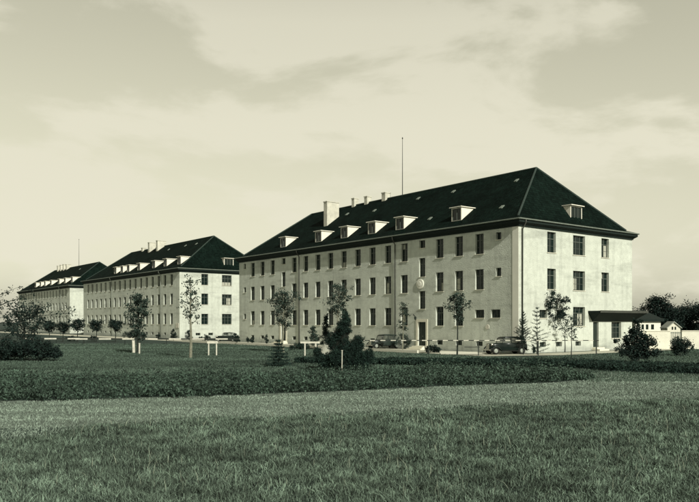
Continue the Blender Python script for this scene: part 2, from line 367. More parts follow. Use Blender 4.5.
    def dormer(side, u):
        if side == 'front': w2, s0, z0, z1 = .72, 1.25, 13.72, 15.08; s1 = .45 + (z1 - 13.12) / ((RIDGE - 13.12) / (W_ / 2 - .45))
        else: w2, s0, z0, z1 = 1.0, 1.0, 13.78, 15.1; s1 = .45 + (z1 - 13.12) / ((RIDGE - 13.12) / (HB - .45))
        k = (RIDGE - 13.12) / ((W_ / 2 if side == 'front' else HB) - .45); sl_ = lambda s: 13.12 + (s - .45) * k
        def P(a, s, z): return (s, u + a, z) if side == 'front' else (u + a, s, z)
        d = MB()
        for sg in (-1, 1):   # triangular cheeks, 6 cm thick
            for dd in (0, .06):
                x = sg * (w2 - dd); d.poly([P(x, s0, sl_(s0) - .05), P(x, s0, z1), P(x, s1, z1)])
        d.poly([P(-w2, s0, sl_(s0) - .05), P(w2, s0, sl_(s0) - .05), P(w2, s0, z0), P(-w2, s0, z0)])
        d.poly([P(-w2, s0, z0), P(-w2 + .10, s0, z0), P(-w2 + .10, s0, z1), P(-w2, s0, z1)]); d.poly([P(w2 - .10, s0, z0), P(w2, s0, z0), P(w2, s0, z1), P(w2 - .10, s0, z1)])
        d.poly([P(-w2 + .1, s0, z1 - .1), P(w2 - .1, s0, z1 - .1), P(w2 - .1, s0, z1), P(-w2 + .1, s0, z1)])
        o = link('dormer', d.mesh('dormer'), M['trim'], root)
        q = MB()
        a0, a1 = P(-w2 - .14, s0 - .22, z1 + .01), P(w2 + .14, s1 + .15, z1 + .09)
        q.box(min(a0[0], a1[0]), max(a0[0], a1[0]), min(a0[1], a1[1]), max(a0[1], a1[1]), a0[2], a1[2])
        link('dormer_roof', q.mesh('dormer_roof'), M['trim'], o)
        f, g, s = win_meshes('w', round(2 * w2 - .2, 2), round(z1 - z0 - .1, 2))
        wo = link('window', f, None, o)
        if side == 'front': wo.location = (s0 + .06, u, z0); wo.rotation_euler = (0, 0, R(-90))
        else: wo.location = (u, s0 + .06, z0)
        g2 = g.copy(); g2.transform(Matrix.Translation((0, 0, 0)))
        wo.data = f; 
        jm = bmesh.new(); jm.from_mesh(f); n0 = len(jm.faces); jm.from_mesh(g)
        jm.faces.ensure_lookup_table()
        for fc in jm.faces[n0:]: fc.material_index = 1
        jme = bpy.data.meshes.new('window'); jm.to_mesh(jme); jm.free(); jme.materials.append(M['frame']); jme.materials.append(M['glass']); wo.data = jme
        bpy.data.meshes.remove(g2)
    for u in cfg['dormers']: dormer('front', u)
    dormer('gable', 10.5)
    for t, s, w1, w2, z in cfg['chimneys']:
        zb = slope(min(s - w2 / 2, W_ / 2)) - .3
        o = link('chimney', MB().box(s - w2 / 2, s + w2 / 2, t - w1 / 2, t + w1 / 2, zb, z - .12).box(s - w2 / 2 - .06, s + w2 / 2 + .06, t - w1 / 2 - .06, t + w1 / 2 + .06, z - .12, z).mesh('chimney'), M['brick'], roof)
    kf = (RIDGE - 13.12) / (W_ / 2 - .45); ang = math.atan(kf)
    for t, s in cfg['hatches']:
        mt = Matrix.Translation((s, t, slope(s) + .03)) @ Matrix.Rotation(-ang, 4, 'Y')
        link('roof_hatch', MB().box(-.28, .28, -.18, .18, -.02, .08, mt).mesh('roof_hatch'), M['gutter'], roof)
    # stair doors with pale surrounds and steps
    for i in stairs:
        u = T0 + DT * i - .1
        sr = MB().box(-.06, -.002, u - .9, u - .62, .30, 3.3).box(-.06, -.002, u + .62, u + .9, .30, 3.3).box(-.06, -.002, u - .62, u + .62, 3.0, 3.3)
        link('door_surround', sr.mesh('door_surround'), M['stone'], root)
        d = MB().box(.20, .25, u - .62, u + .62, .42, 3.0)
        for a in (-1, 1):
            d.box(.185, .2, u + a * .32 - .2, u + a * .32 + .2, .6, 1.5).box(.185, .2, u + a * .32 - .2, u + a * .32 + .2, 1.65, 2.8)
        do = link('door', d.mesh('door'), M['doord'], root)
        link('door_handle', MB().tube([(.12, u - .06, 1.45), (.12, u + .06, 1.45)], .015, 6).mesh('door_handle'), M['chrome'], do)
        link('doorstep', MB().box(-1.3, -.003, u - 1.1, u + 1.1, 0, .14).box(-1.0, -.003, u - 1.0, u + 1.0, .14, .28).box(-.7, -.003, u - .9, u + .9, .28, .40).mesh('doorstep'), M['stone'], root)
        lb = MB().tube([(-.0, u + .9, 3.25), (-.4, u + .9, 3.7), (-.85, u + .5, 3.85), (-1.0, u, 3.6)], .03, 6)
        lo = link('lamp_bracket', lb.mesh('lamp_bracket'), M['iron'], root)
        link('lantern', MB().tube([(-1.0, u, 3.6), (-1.0, u, 3.52), (-1.0, u, 3.28), (-1.0, u, 3.2)], [.04, .15, .11, .05], 6).mesh('lantern'), M['iron'], lo)
    if cfg['clock']:
        u = T0 + DT * 3 + .15; z = 7.14
        link('wall_medallion', MB().tube([(-.002, u, z), (-.10, u, z), (-.12, u, z)], [.55, .55, .46], 20).tube([(-.125, u, z), (-.16, u, z)], [.3, .22], 20).mesh('wall_medallion'), M['smooth'], root)
        link('wall_plate', MB().tube([(-.002, 3.88, 2.5), (-.05, 3.88, 2.5)], [.26, .24], 16).mesh('wall_plate'), M['white'], root)
    if cfg.get('board'):
        link('notice_board', MB().box(-.09, -.01, .25, 1.5, 1.95, 2.85).mesh('notice_board', bevel=.02), M['white'], root)
    if cfg.get('mast'):
        t, z = cfg['mast']
        link('antenna_mast', MB().tube([(W_ / 2, t, RIDGE - .1), (W_ / 2, t, (RIDGE + z) / 2), (W_ / 2, t, z - .1), (W_ / 2, t, z), (W_ / 2, t, z + .18)], [.06, .045, .03, .10, .02], 6).mesh('antenna_mast'), M['iron'], roof)
    if cfg['porch']:
        d = MB().box(12.0, 13.0, .20, .26, .36, 3.0).box(12.15, 12.85, .185, .2, .55, 1.5).box(12.15, 12.85, .185, .2, 1.65, 2.8)
        do = link('door', d.mesh('door'), M['doord'], root)
        link('doorstep', MB().box(11.7, 13.4, -1.0, -.003, 0, .18).box(11.85, 13.2, -.6, -.003, .18, .34).mesh('doorstep'), M['stone'], root)
        c = bmesh.new(); T_ = [(11.1, -1.45, 3.98), (20.1, -1.45, 3.98), (19.34, -.003, 3.04), (11.85, -.003, 3.04), (11.1, -1.45, 4.16), (20.1, -1.45, 4.16), (20.1, -.003, 4.16), (11.1, -.003, 4.16), (20.1, -.003, 3.98), (11.1, -.003, 3.98)]  # dark sloping underside stands in for the slab's shade on the wall
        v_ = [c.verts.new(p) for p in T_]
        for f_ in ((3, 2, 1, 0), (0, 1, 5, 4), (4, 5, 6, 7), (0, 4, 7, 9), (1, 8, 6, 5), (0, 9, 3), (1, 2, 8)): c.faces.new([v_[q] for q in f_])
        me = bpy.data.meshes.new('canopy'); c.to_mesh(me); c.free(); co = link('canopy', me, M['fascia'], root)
        link('canopy_edge', MB().box(11.08, 20.12, -1.50, -1.452, 3.96, 4.20).mesh('canopy_edge'), M['rust'], co)
    return root
MAIN = dict(t0=4.95, dt=2.8, n=17, stairs=(3, 13), squat=True, ends=True, lit_corner=True, porch=True, clock=True, darkpipe=True,
            pipes=[('front', 17.6), ('front', 37.2), ('gable', .42)], dormers=[43.3, 34.6, 28.9, 23.4, 18.3, 9.3],
            chimneys=[(38.4, 6.2, .8, 2.1, 20.0), (37.4, 9.68, .6, .8, 20.75), (34.5, 9.68, .65, .8, 20.62), (30.6, 9.68, .75, .9, 20.6)],
            hatches=[(6.5, 7.6), (16.2, 7.9), (22.3, 7.9), (29.7, 6.9), (36.3, 7.4), (14.6, 2.5), (4.2, 2.5)], mast=(27.24, 27.3))
barracks('barracks_building', 'nearest and largest barracks, with a round medallion and a dark canopy on its white end', 0, 0, MAIN)
MID = dict(t0=3.5, dt=2.93, n=17, stairs=(), squat=False, ends=False, lit_corner=False, porch=False, clock=False, darkpipe=False, board=True,
           pipes=[('front', 8.2), ('front', 34.5)], dormers=[36.0, 32.0, 28.3, 22.4, 14.7, 9.1, 2.9],
           chimneys=[(40.6, 9.68, .7, 1.0, 20.3), (34.0, 9.0, .8, 1.8, 20.9), (29.2, 9.0, .8, 2.0, 20.9)],
           hatches=[(22, 7.6), (14.5, 7.9), (9.3, 7.8)])
barracks('barracks_building', 'middle one of the three barracks, with a small white board beside its near corner', 77.9, 1.2, MID)
LEFT = dict(MID, board=False, chimneys=[(42, 9.4, .8, 1.4, 20.9), (39, 9.4, .8, 1.4, 21.0), (35.8, 9.4, .8, 1.5, 21.0), (32.8, 9.4, .8, 1.4, 20.8)], mast=(23.5, 27.6), hatches=[(16, 7.6)], dormers=[38.5, 33.0, 28.3, 22.1, 14.3, 8.7, 2.4])
barracks('barracks_building', 'farthest and smallest barracks at the left, with a cluster of chimneys and a thin mast', 152.4, 4.2, LEFT)

# ------------------------------------------------------------------ leaves, trees, shrubs
def leafquads(cs, size, aspect=.6, up=.0, r=rng):
    cs = np.asarray(cs); n = len(cs)
    d = r.normal(size=(n, 3)); d[:, 2] += up; d /= np.linalg.norm(d, axis=1)[:, None]
    e = np.cross(d, r.normal(size=(n, 3))); e /= np.linalg.norm(e, axis=1)[:, None]
    s = (size * r.uniform(.6, 1.35, n))[:, None]
    a, b = d * s * .5, e * s * .5 * aspect
    return np.stack([cs - a, cs + b, cs + a, cs - b], 1)          # diamond leaf
def tree(name, label, cat, x, y, h, rad, cb, leaves=1500, size=.13, seed=1, nl=14, lm='leaf', bm_='bark', tr=.06, lean=(0, 0), prof='egg', spread=.16, group=None, rise=.75, clump=1.0):
    r = np.random.default_rng(seed); root = thing(name, label, cat, (x, y, 0), 0, group)
    tk = MB(); n = 7; pts = []
    for i in range(n):
        f = i / (n - 1); pts.append(np.array([lean[0] * f + r.normal() * .03 * h * .15, lean[1] * f, h * .93 * f]))
    tk.tube(pts, [tr * (1.25 - f_ * 1.1) + .008 for f_ in np.linspace(0, 1, n)], 7)
    cs = []
    for i in range(nl):
        f = cb + (1 - cb) * (i + r.uniform(0, .8)) / nl * .97; q = f * (n - 1); j = min(int(q), n - 2); p0 = pts[j] + (pts[j + 1] - pts[j]) * (q - j)
        u = (f - cb) / (1 - cb)
        pr = {'egg': math.sin(math.pi * min(1, .12 + u * .86)) ** .8, 'cone': 1 - u * .9, 'round': math.sqrt(max(.05, 1 - (2 * u - 1) ** 2)), 'vase': .35 + .65 * math.sin(math.pi * min(1, u * .7 + .25))}[prof]
        ln = rad * pr * r.uniform(.7, 1.2); az_ = i * 2.4 + r.uniform(-.5, .5)
        dr = np.array([math.cos(az_), math.sin(az_), rise * r.uniform(.6, 1.3)]); dr /= np.linalg.norm(dr)
        p1 = p0 + dr * ln * .55; p2 = p0 + dr * ln + np.array([0, 0, .08 * ln])
        tk.tube([p0, p1, p2], [tr * .38 * (1 - u * .5), tr * .22, .006], 5, False)
        m = max(4, int(leaves / nl * (.5 + pr) * r.uniform(.6, 1.4)))
        k = 3 + int(3 * clump)
        for c in range(k):
            f2 = r.uniform(.3, 1.05); c0 = p0 + (p2 - p0) * f2 + r.normal(size=3) * ln * .14
            tk.tube([p0 + (p2 - p0) * max(0, f2 - .2), c0], [.012, .004], 4, False)
            cs.append(c0 + r.normal(size=(max(2, m // k), 3)) * spread * r.uniform(.35, 1.05) * np.array([1, 1, .75]))
    link('trunk', tk.mesh('trunk'), M[bm_], root)
    cs = np.concatenate(cs); cs[:, 2] = np.maximum(cs[:, 2], .05)
    link('crown', quads('crown', leafquads(cs, size * 1.2, r=r)), M[lm], root)
    return root
def shrub(name, label, cat, x, y, lobes, leaves, size, seed, lm='leafdark', trunk_h=.3, group=None, aspect=.6, tr=.05):
    r = np.random.default_rng(seed); root = thing(name, label, cat, (x, y, 0), 0, group); tk = MB(); cs = []
    tot = sum(l[3] * l[4] for l in lobes)
    for lx, ly, lz, rx, rz in lobes:
        tk.tube([(0, 0, 0), (lx * .35, ly * .35, min(trunk_h, lz) * .9), (lx, ly, lz)], [tr, tr * .7, .012], 5)
        m = int(leaves * rx * rz / tot); nc = max(5, m // (55 if lm == 'needle' else 45))
        d = r.normal(size=(nc, 3)); d /= np.linalg.norm(d, axis=1)[:, None]
        cc = np.array([lx, ly, lz]) + d * np.array([rx, rx, rz]) * r.uniform(.35, 1.0, (nc, 1))
        for c in cc:
            if c[2] < .02: c[2] = .05 + r.uniform() * .2
            tk.tube([(lx * .5, ly * .5, lz * .5), tuple(c)], [.012, .004], 3, False)
            cs.append(c + r.normal(size=(max(3, m // nc), 3)) * (.105 if lm == 'needle' else .13) * rx ** .5)
    link('trunk', tk.mesh('trunk'), M['darkbark'], root)
    cs = np.concatenate(cs); cs[:, 2] = np.abs(cs[:, 2]) + .02
    link('foliage', quads('foliage', leafquads(cs, size, aspect, r=r)), M[lm], root); return root
def conifer(name, label, x, y, h, rad, tiers, seed, sparse=1.0, lm='needle2', droop=.25, base=.04, group=None):
    r = np.random.default_rng(seed); root = thing(name, label, 'conifer', (x, y, 0), 0, group); tk = MB(); out = []
    tk.tube([(0, 0, 0), (0, 0, h * .5), (0, 0, h)], [.055, .03, .006], 6)
    for i in range(tiers):
        f = base + (1 - base) * i / tiers; z = f * h; ln = rad * (1 - f) ** .85 + .06; nb = int(r.integers(6, 9)) if droop > 0 else int(r.integers(3, 6))
        if droop < 0: ln *= r.uniform(.5, 1.35)
        for b in range(nb):
            a = b * 2 * math.pi / nb + i * .7 + r.uniform(-.2, .2); l = ln * r.uniform(.75, 1.15)
            dv = np.array([math.cos(a), math.sin(a), 0]); p0 = np.array([0, 0, z]); p1 = p0 + dv * l * .6 - np.array([0, 0, droop * l * .35]); p2 = p0 + dv * l + np.array([0, 0, -droop * l * .45 + .06])
            tk.tube([p0, p1, p2], [.014, .009, .003], 4, False)
            m = int(90 * l * sparse) + 6
            u = r.uniform(.1, 1, m)[:, None]; c = p0 + (p1 - p0) * np.minimum(u / .6, 1) + (p2 - p1) * np.maximum((u - .6) / .4, 0)
            sd = np.array([-dv[1], dv[0], 0]); c = c + sd * r.normal(size=(m, 1)) * .09 * (1.1 - u) * 2 * l + np.array([0, 0, 1]) * r.normal(size=(m, 1)) * .03 - np.array([0, 0, 1]) * np.abs(r.normal(size=(m, 1))) * .03
            out.append(c)
    cs = np.concatenate(out); cs[:, 2] = np.maximum(cs[:, 2], .03)
    link('trunk', tk.mesh('trunk'), M['darkbark'], root)
    link('crown', quads('crown', leafquads(cs, .10, .28, up=.2, r=r)), M[lm], root); return root

def gpt(x, y): Y = 726.6 * EYE / (y - 322.3); return (x - 349.5) / 726.6 * Y, Y

SAP = 'young trees planted on the lawn before the barracks'
tree('sapling', 'tall sparse sapling with pale trunk before the white end of the middle barracks', 'tree', *gpt(190.5, 358), 6.9, 1.15, .42, 520, .15, 11, 16, tr=.10, prof='vase', group=SAP, spread=.2, rise=1.1, clump=.4)
tree('young_tree', 'bushy dark young tree with a ragged crown standing between white guard posts at the left', 'tree', *gpt(137.5, 353), 6.1, 1.35, .22, 2400, .15, 12, 20, lm='leaf', bm_='darkbark', tr=.08, group=SAP, spread=.24, rise=.8, lean=(.1, 0))
tree('young_tree', 'round leafy young tree right behind the little spruce, before the left stair door', 'tree', *gpt(283, 352.5), 6.2, 1.55, .42, 2300, .14, 13, 18, tr=.09, group=SAP, spread=.24)
tree('young_tree', 'leafy young tree whose crown rises above the dark pine shrub', 'tree', *gpt(338.5, 351), 7.2, 1.45, .50, 1900, .14, 14, 18, tr=.08, group=SAP, spread=.24)
tree('sapling', 'faint narrow sapling with few leaves beside the right downpipe', 'tree', *gpt(403, 350), 5.6, .8, .35, 520, .13, 15, 13, tr=.05, group=SAP, spread=.17, clump=.5)
tree('sapling', 'slender sapling with a small oval crown between the stair door and the squat barred windows', 'tree', *gpt(457.3, 355), 6.0, 1.1, .52, 1250, .14, 16, 15, tr=.06, bm_='darkbark', group=SAP, spread=.2)
tree('young_tree', 'straight young tree with a dense rounded crown before the white end of the nearest barracks', 'tree', *gpt(551.5, 352), 6.0, 2.3, .46, 3600, .14, 27, 26, lm='leafdark', tr=.06, bm_='darkbark', group=SAP, spread=.24, rise=.6)
tree('sapling', 'low thin sapling with scattered leaves, nearest before the white building end', 'tree', *gpt(571.5, 359.5), 3.5, .85, .45, 420, .10, 18, 12, tr=.03, bm_='darkbark', group=SAP, spread=.13, clump=.5)
tree('sapling', 'shortest twiggy sapling beside the basement windows of the white end', 'tree', *gpt(565, 352.5), 3.1, .7, .45, 260, .10, 19, 10, tr=.035, bm_='darkbark', group=SAP, spread=.13, clump=.4)
for i, (px, py, h, q, lab) in enumerate([(49.5, 342, 2.9, 1.0, 'first from the left of the round clipped little trees before the farthest barracks'),
        (63, 342, 2.7, .9, 'second from the left of the round clipped little trees before the farthest barracks'), (77.5, 342, 3.1, 1.35, 'widest round clipped little tree, before the white end of the farthest barracks'),
        (96.5, 342, 3.0, 1.15, 'round clipped little tree at the gap between the farthest and middle barracks'), (115.5, 342, 3.0, 1.15, 'round clipped little tree before the far half of the middle barracks front')]):
    tree('lollipop_tree', lab, 'tree', *gpt(px, py), h * 1.08, q * 1.05, .55, 1500, .16, 30 + i, 16, lm='leafdark', bm_='darkbark', tr=.06, prof='round', spread=.22, rise=.3, group='round clipped trees')
conifer('spruce', 'small layered young spruce alone on the lawn left of the dark pine', *gpt(278.5, 366.5), 1.95, .98, 9, 40, 2.6, lm='needle2')
conifer('spruce', 'sparse spiky conifer behind the rear roof of the dark sedan, left of the corner downpipe', 16.0, 66.9, 4.1, 1.05, 12, 41, 1.5, lm='needle', group='thin conifers at the building corner', base=.25, droop=-1.3)
conifer('spruce', 'tallest sparse spiky conifer before the corner downpipe of the nearest barracks', 17.3, 67.0, 4.6, 1.3, 12, 42, .9, lm='needle', group='thin conifers at the building corner', droop=-.7)
# the dark pine shrub: several upright lobes of needles
px_, py_ = gpt(342, 371)
shrub('pine_shrub', 'large dark many-lobed pine shrub on the lawn before the long facade', 'shrub', px_, py_,
      [(.10, 0, 2.6, .44, .62), (.25, .1, 3.15, .27, .45), (-.15, .1, 2.15, .40, .45), (-.55, .1, 1.75, .42, .55), (.15, .2, 1.7, .38, .7), (.98, .1, 1.6, .42, .55), (-1.05, -.1, .55, .48, .5), (-.45, -.25, .75, .5, .6), (.3, -.1, .75, .5, .65), (1.35, -.1, .65, .50, .58), (.9, -.2, .75, .45, .55), (.45, -.1, 1.25, .45, .5), (-.15, .15, 1.2, .45, .5), (1.7, 0, 1.0, .26, .42), (-1.5, .1, 1.1, .3, .3)],
      60000, .11, 50, 'needle', .5, aspect=.3, tr=.07)
shrub('shrub', 'dark leafy shrub with stray twigs before the right part of the white building end', 'shrub', *gpt(636, 363),
      [(.1, 0, 2.2, .62, .75), (-.4, 0, 1.5, .7, .6), (.7, 0, 1.5, .75, .6), (-.95, 0, .9, .6, .5), (1.1, 0, .8, .65, .5), (.1, 0, .8, .8, .6), (-1.4, .1, 1.65, .25, .2), (.1, 0, 3.0, .25, .4)], 6500, .14, 51, 'leafdark', .5)
shrub('shrub', 'dark rounded shrub at the far right before the pale garden wall', 'shrub', *gpt(679, 356), [(0, 0, 1.0, .75, .75), (.5, 0, .7, .7, .6), (-.3, 0, .4, .5, .4)], 3200, .13, 52)
shrub('shrub', 'broad very dark shrub mass low at the far left', 'shrub', *gpt(38, 361),
      [(-1.5, 0, .8, 1.0, .7), (-.4, 0, 1.05, .9, .85), (.6, 0, .85, .9, .7), (1.3, 0, .6, .5, .5), (-2.6, .3, .9, 1.1, .8), (-3.9, .3, .8, 1.2, .7)], 14000, .13, 53)
tree('leafy_tree', 'dark broad leaved tree at the far left, behind the low dark shrub mass', 'tree', *gpt(24, 354), 4.3, 2.6, .18, 1900, .16, 54, 22, lm='leafdark', bm_='darkbark', tr=.11, spread=.3, prof='round')
# a tree whose long thin branch reaches in from the left
bx, by = -21.6, 42.0
rt = thing('leafy_tree', 'tree at the left edge stretching one long leafy branch across the farthest barracks', 'tree', (bx, by, 0))
tk = MB(); tk.tube([(0, 0, 0), (-.1, 0, 1.5), (.05, 0, 3.0), (0, .1, 4.6)], [.11, .09, .06, .015], 7)
r = np.random.default_rng(55); cs = []
for i, (p, q, k) in enumerate([((0, 0, 2.6), (3.6, .6, 3.55), 26), ((0, 0, 2.2), (2.4, .3, 2.75), 15), ((0, 0, 3.2), (1.5, .2, 4.7), 9), ((0, 0, 3.3), (-1.8, 0, 4.5), 22), ((0, 0, 1.9), (1.6, .5, 1.9), 10), ((0, 0, 3.6), (.3, .3, 5.0), 8), ((0, 0, 2.5), (-2.2, .4, 3.0), 22), ((0, 0, 2.0), (-1.6, -.5, 2.0), 16)]):
    p, q = np.array(p), np.array(q, float) + np.array([2.0 if q[0] > 0 else 0, 0, 0]); m = (p + q) / 2 + np.array([0, 0, .18]); tk.tube([p, m, q], [.04, .025, .006], 5, False)
    for j in range(k):
        u = .35 + .65 * ((j + r.uniform()) / k); c = p + (q - p) * u + r.normal(size=3) * np.array([.10, .14, .13]) + np.array([0, 0, .1]); cs.append(c + r.normal(size=(10, 3)) * .11)
link('trunk', tk.mesh('trunk'), M['darkbark'], rt); link('crown', quads('crown', leafquads(np.concatenate(cs), .14, .5, r=r)), M['leafdark'], rt)

# shrubs along the foot of the buildings
def low(px, py, wpx, hpx, lab, seed, lm='leafdark', n=1400, cat='shrub', name='shrub', tall=False):
    x, y = gpt(px, py); w2 = wpx * y / 726.6 / 2; h = hpx * y / 726.6
    if tall: lobes = [(0, 0, h * .3, w2 * .9, h * .3), (0, 0, h * .6, w2 * .7, h * .28), (0, 0, h * .85, w2 * .4, h * .2)]
    else: lobes = [(-w2 * .5, 0, h * .5, w2 * .55, h * .42), (w2 * .45, 0, h * .5, w2 * .55, h * .4), (0, .1, h * .6, w2 * .5, h * .42)]
    return shrub(name, lab, cat, x, y, lobes, n, .13, seed, lm, .3, group='shrubs along the foot of the barracks')
low(313.5, 347, 13, 22, 'conical shrub just left of the pale sand heap', 60, 'leaf', 2200, tall=True)
low(326, 349.5, 12, 38, 'tall ragged shrub rising behind the left lobes of the dark pine', 61, 'leafdark', 3000, tall=True)
low(300, 350, 22, 7, 'low spreading shrub under the white bench rail', 62, 'cropdark', 1500)
low(440.5, 350, 5, 17, 'narrow upright shrub just right of the stair door', 63, 'leafdark', 1300, tall=True)
low(434, 352.5, 18, 7, 'low dark mound of leaves right of the stair door step', 64, 'leafdark', 1500)
low(404, 349, 18, 16, 'loose airy shrub left of the stair door', 65, 'leaf', 1100)
low(237, 343.5, 6, 8, 'small shrub at the far left corner of the nearest barracks', 66, n=700)
low(252, 343.5, 5, 7, 'small potted-looking shrub under the second basement window from the far left corner', 67, n=600)
low(266.5, 344, 5, 9, 'small upright shrub left of the left stair door', 68, n=600, tall=True)
low(135, 339.5, 25, 9, 'long clipped dark hedge shrub before the middle barracks front', 69, n=3600)
low(158, 339.5, 5, 6, 'small round shrub right of the dark hedge at the middle barracks', 70, n=600)
low(173.5, 340.5, 8, 12, 'upright dark shrub left of the corner of the middle barracks', 71, n=1300, tall=True)
low(189, 341, 10, 12, 'dark shrub behind the pale sapling trunk at the middle barracks corner', 72, n=1200, tall=True)
low(205, 341, 13, 6, 'low wide shrub under the left windows of the middle barracks white end', 73, n=1100)
low(248, 343, 4, 6, 'tiny shrub left of the potted-looking shrub', 74, n=400)
low(236, 342, 7, 9, 'shrub beside the parked far car', 75, n=700)
low(71, 341, 9, 5, 'low shrub before the white end of the farthest barracks, left', 76, n=900)
low(94, 341, 9, 5, 'low shrub before the white end of the farthest barracks, right', 77, n=900)
low(532, 353, 8, 8, 'ragged little conifer stump growth right of the sedan tail', 78, 'needle', n=900)

# trees and houses far off at the right
def far_tree(lab, px, Y, hz, rad, seed, prof='egg', lm='leafdark'):
    return tree('broadleaf_tree', lab, 'tree', (px - 349.5) / 726.6 * Y, Y, hz, rad, .1, 7500, .2, seed, 34, lm=lm, bm_='darkbark', tr=.2, prof=prof, spread=.5, rise=.6, group='trees behind the garden wall')
far_tree('tallest tree behind the pale garden wall at the right', 657, 112, 7.0, 2.6, 80)
far_tree('second tree right of the tallest one behind the garden wall', 670, 112, 5.4, 2.2, 81)
far_tree('pointed small tree directly beside the right edge of the nearest barracks', 637.5, 100, 4.7, 1.3, 82, 'cone')
far_tree('low wide tree far right beyond the tiny gabled hut', 690, 118, 5.3, 2.9, 83)
far_tree('low dark tree between the outbuilding roof and the tallest tree', 648, 116, 4.2, 2.6, 84)
far_tree('dark tree at the right edge of the view beyond the garden wall', 710, 112, 6.2, 3.2, 85)
# fills between buildings and left of the last one
tree('broadleaf_tree', 'distant tree filling the gap left of the farthest barracks', 'tree', -118, 235, 9, 5, .12, 3500, .5, 90, 26, lm='leafdark', bm_='darkbark', tr=.3, spread=.8)
tree('broadleaf_tree', 'distant tree at the very left edge of the view', 'tree', -110, 215, 7.5, 4.5, .12, 3500, .5, 91, 26, lm='leafdark', bm_='darkbark', tr=.3, spread=.8)

# outbuilding beside the white end
ob = thing('outbuilding', 'low white outbuilding with a flat dark roof and small windows right of the nearest barracks', 'building', (36.2, 92, 0), .12)
hb = [(.8, 1.15, 2.05, 2.7), (1.4, 1.75, 2.05, 2.7), (2.1, 2.5, 2.05, 2.7)]
b = bmesh.new(); wall_cells(b, 3.4, 3.1, hb, .15, lambda u, z, d: (u, d, z)); wall_cells(b, 5, 3.1, [], 0, lambda u, z, d: (0, u, z)); wall_cells(b, 5, 3.1, [], 0, lambda u, z, d: (3.4, u, z)); wall_cells(b, 3.4, 3.1, [], 0, lambda u, z, d: (u, 5, z))
me = bpy.data.meshes.new('wall'); b.to_mesh(me); b.free(); link('wall', me, M['smooth'], ob)
link('roof', MB().prism([(-.3, 3.08), (5.3, 3.5), (5.3, 4.4), (4.6, 4.55), (-.3, 3.35)], -.4, 3.7, 'x').mesh('roof'), M['fascia'], ob)
for u0, u1, z0, z1 in hb: link('window', MB().box(u0, u1, .08, .12, z0, z1).mesh('window'), M['glass'], ob)
hs = thing('garden_hut', 'tiny white gabled hut just behind the garden wall at the far right', 'hut', (37.2, 85, 0), .0)
link('wall', MB().prism([(0, 0), (1.5, 0), (1.5, 2.35), (.75, 2.95), (0, 2.35)], 0, 1.6).mesh('wall'), M['concrete'], hs)
link('roof', MB().prism([(-.15, 2.24), (.75, 2.97), (1.65, 2.24), (1.65, 2.34), (.75, 3.08), (-.15, 2.34)], -.15, 1.75).mesh('roof'), M['tin'], hs)
link('window', MB().box(.5, .66, -.03, -.004, 2.1, 2.45).mesh('window'), M['glass'], hs); link('window', MB().box(.84, 1.0, -.03, -.004, 2.1, 2.45).mesh('window'), M['glass'], hs)
# garden wall with lattice gate
gw = thing('garden_wall', 'long pale rendered garden wall with flat coping at the far right', 'wall', (32.4, 80.5, 0), .035)
a, bb = 3.2, 4.5
wl = MB().box(0, a, 0, .3, 0, 1.95).box(bb, 22, 0, .3, 0, 1.95); link('wall_panel', wl.mesh('wall_panel'), M['concrete'], gw)
link('coping', MB().box(-.0, a, -.06, .36, 1.952, 2.05).box(bb, 22, -.06, .36, 1.952, 2.05).mesh('coping'), M['stone'], gw)
gt = MB()
for k in range(7): u = a + .05 + (bb - a - .1) * k / 6; gt.box(u - .025, u + .025, .10, .16, .1, 1.9)
for z in (.15, .95, 1.8): gt.box(a, bb, .165, .20, z - .04, z + .04)
link('gate', gt.mesh('gate'), M['gutter'], gw)

# ------------------------------------------------------------------ barriers, posts, bench, heap
def rail(lab, x0, x1, Y, z, th, pitch, posts, duty=.5, yawY=0, name='striped_barrier', group=None, whitefirst=True):
    rt = thing(name, lab, 'barrier', (x0, Y, 0), math.atan2(yawY, x1 - x0), group); n = int((x1 - x0) / pitch)
    Lr = math.hypot(x1 - x0, yawY)
    for i in range(n):
        u = i * Lr / n; v = u + duty * Lr / n
        link('white_section', MB().box(u, v, -.03, .03, z - th, z).mesh('white_section'), M['white'], rt)
        link('black_section', MB().box(v, (i + 1) * Lr / n, -.028, .028, z - th + .002, z - .002).mesh('black_section'), M['black'], rt)
    for u in posts: link('post', MB().box(u - .04, u + .04, .035, .11, 0, z - .01).mesh('post'), M['iron'], rt)
    return rt
rail('long thin rail painted black and white running before the parked sedan', .9, 22.3, 65.0, 1.38, .075, .9, [.1, 6.2, 10.65, 16.0, 21.2], .48, whitefirst=True)
rail('long low barrier of white and dark boards before the middle barracks', -36.2, -14.6, 96.0, .85, .17, 2.75, [1, 6.5, 12, 17.5], .52)
rail('short low barrier of white and dark boards before the farthest barracks', -47.0, -37.0, 104.0, .72, .19, 2.9, [1, 5, 9], .52)
# pale kerb line at the foot of the wall
link('kerb', MB().box(0, 52, -.1, .1, 0, .3).mesh('kerb'), M['concrete'], loc=bw_pt(-7.4, 6), kind='structure').rotation_euler = (0, 0, TH + R(90))
def post(x, y, h, lab, w_=.07, group='white posts on the lawn'):
    o = link('post', MB().box(-w_, w_, -w_, w_, 0, h - .04).box(-w_ - .02, w_ + .02, -w_ - .02, w_ + .02, h - .04, h).mesh('post', bevel=.006), M['white'], label=lab, cat='post', group=group, loc=(x, y, -.02))
    o.rotation_euler = (R(random.uniform(-2, 2)), R(random.uniform(-3, 3)), R(random.uniform(-20, 20))); return o
x, y = gpt(134.0, 353); post(x, y, 1.25, 'stout white guard post left of the bushy dark young tree', .11)
x, y = gpt(139.4, 354); post(x, y, 1.05, 'thinner white guard post right of the bushy dark young tree', .055)
x, y = gpt(342.2, 371); post(x + .0, y - 1.55, 1.35, 'thin pale stake standing before the dark pine shrub', .022)
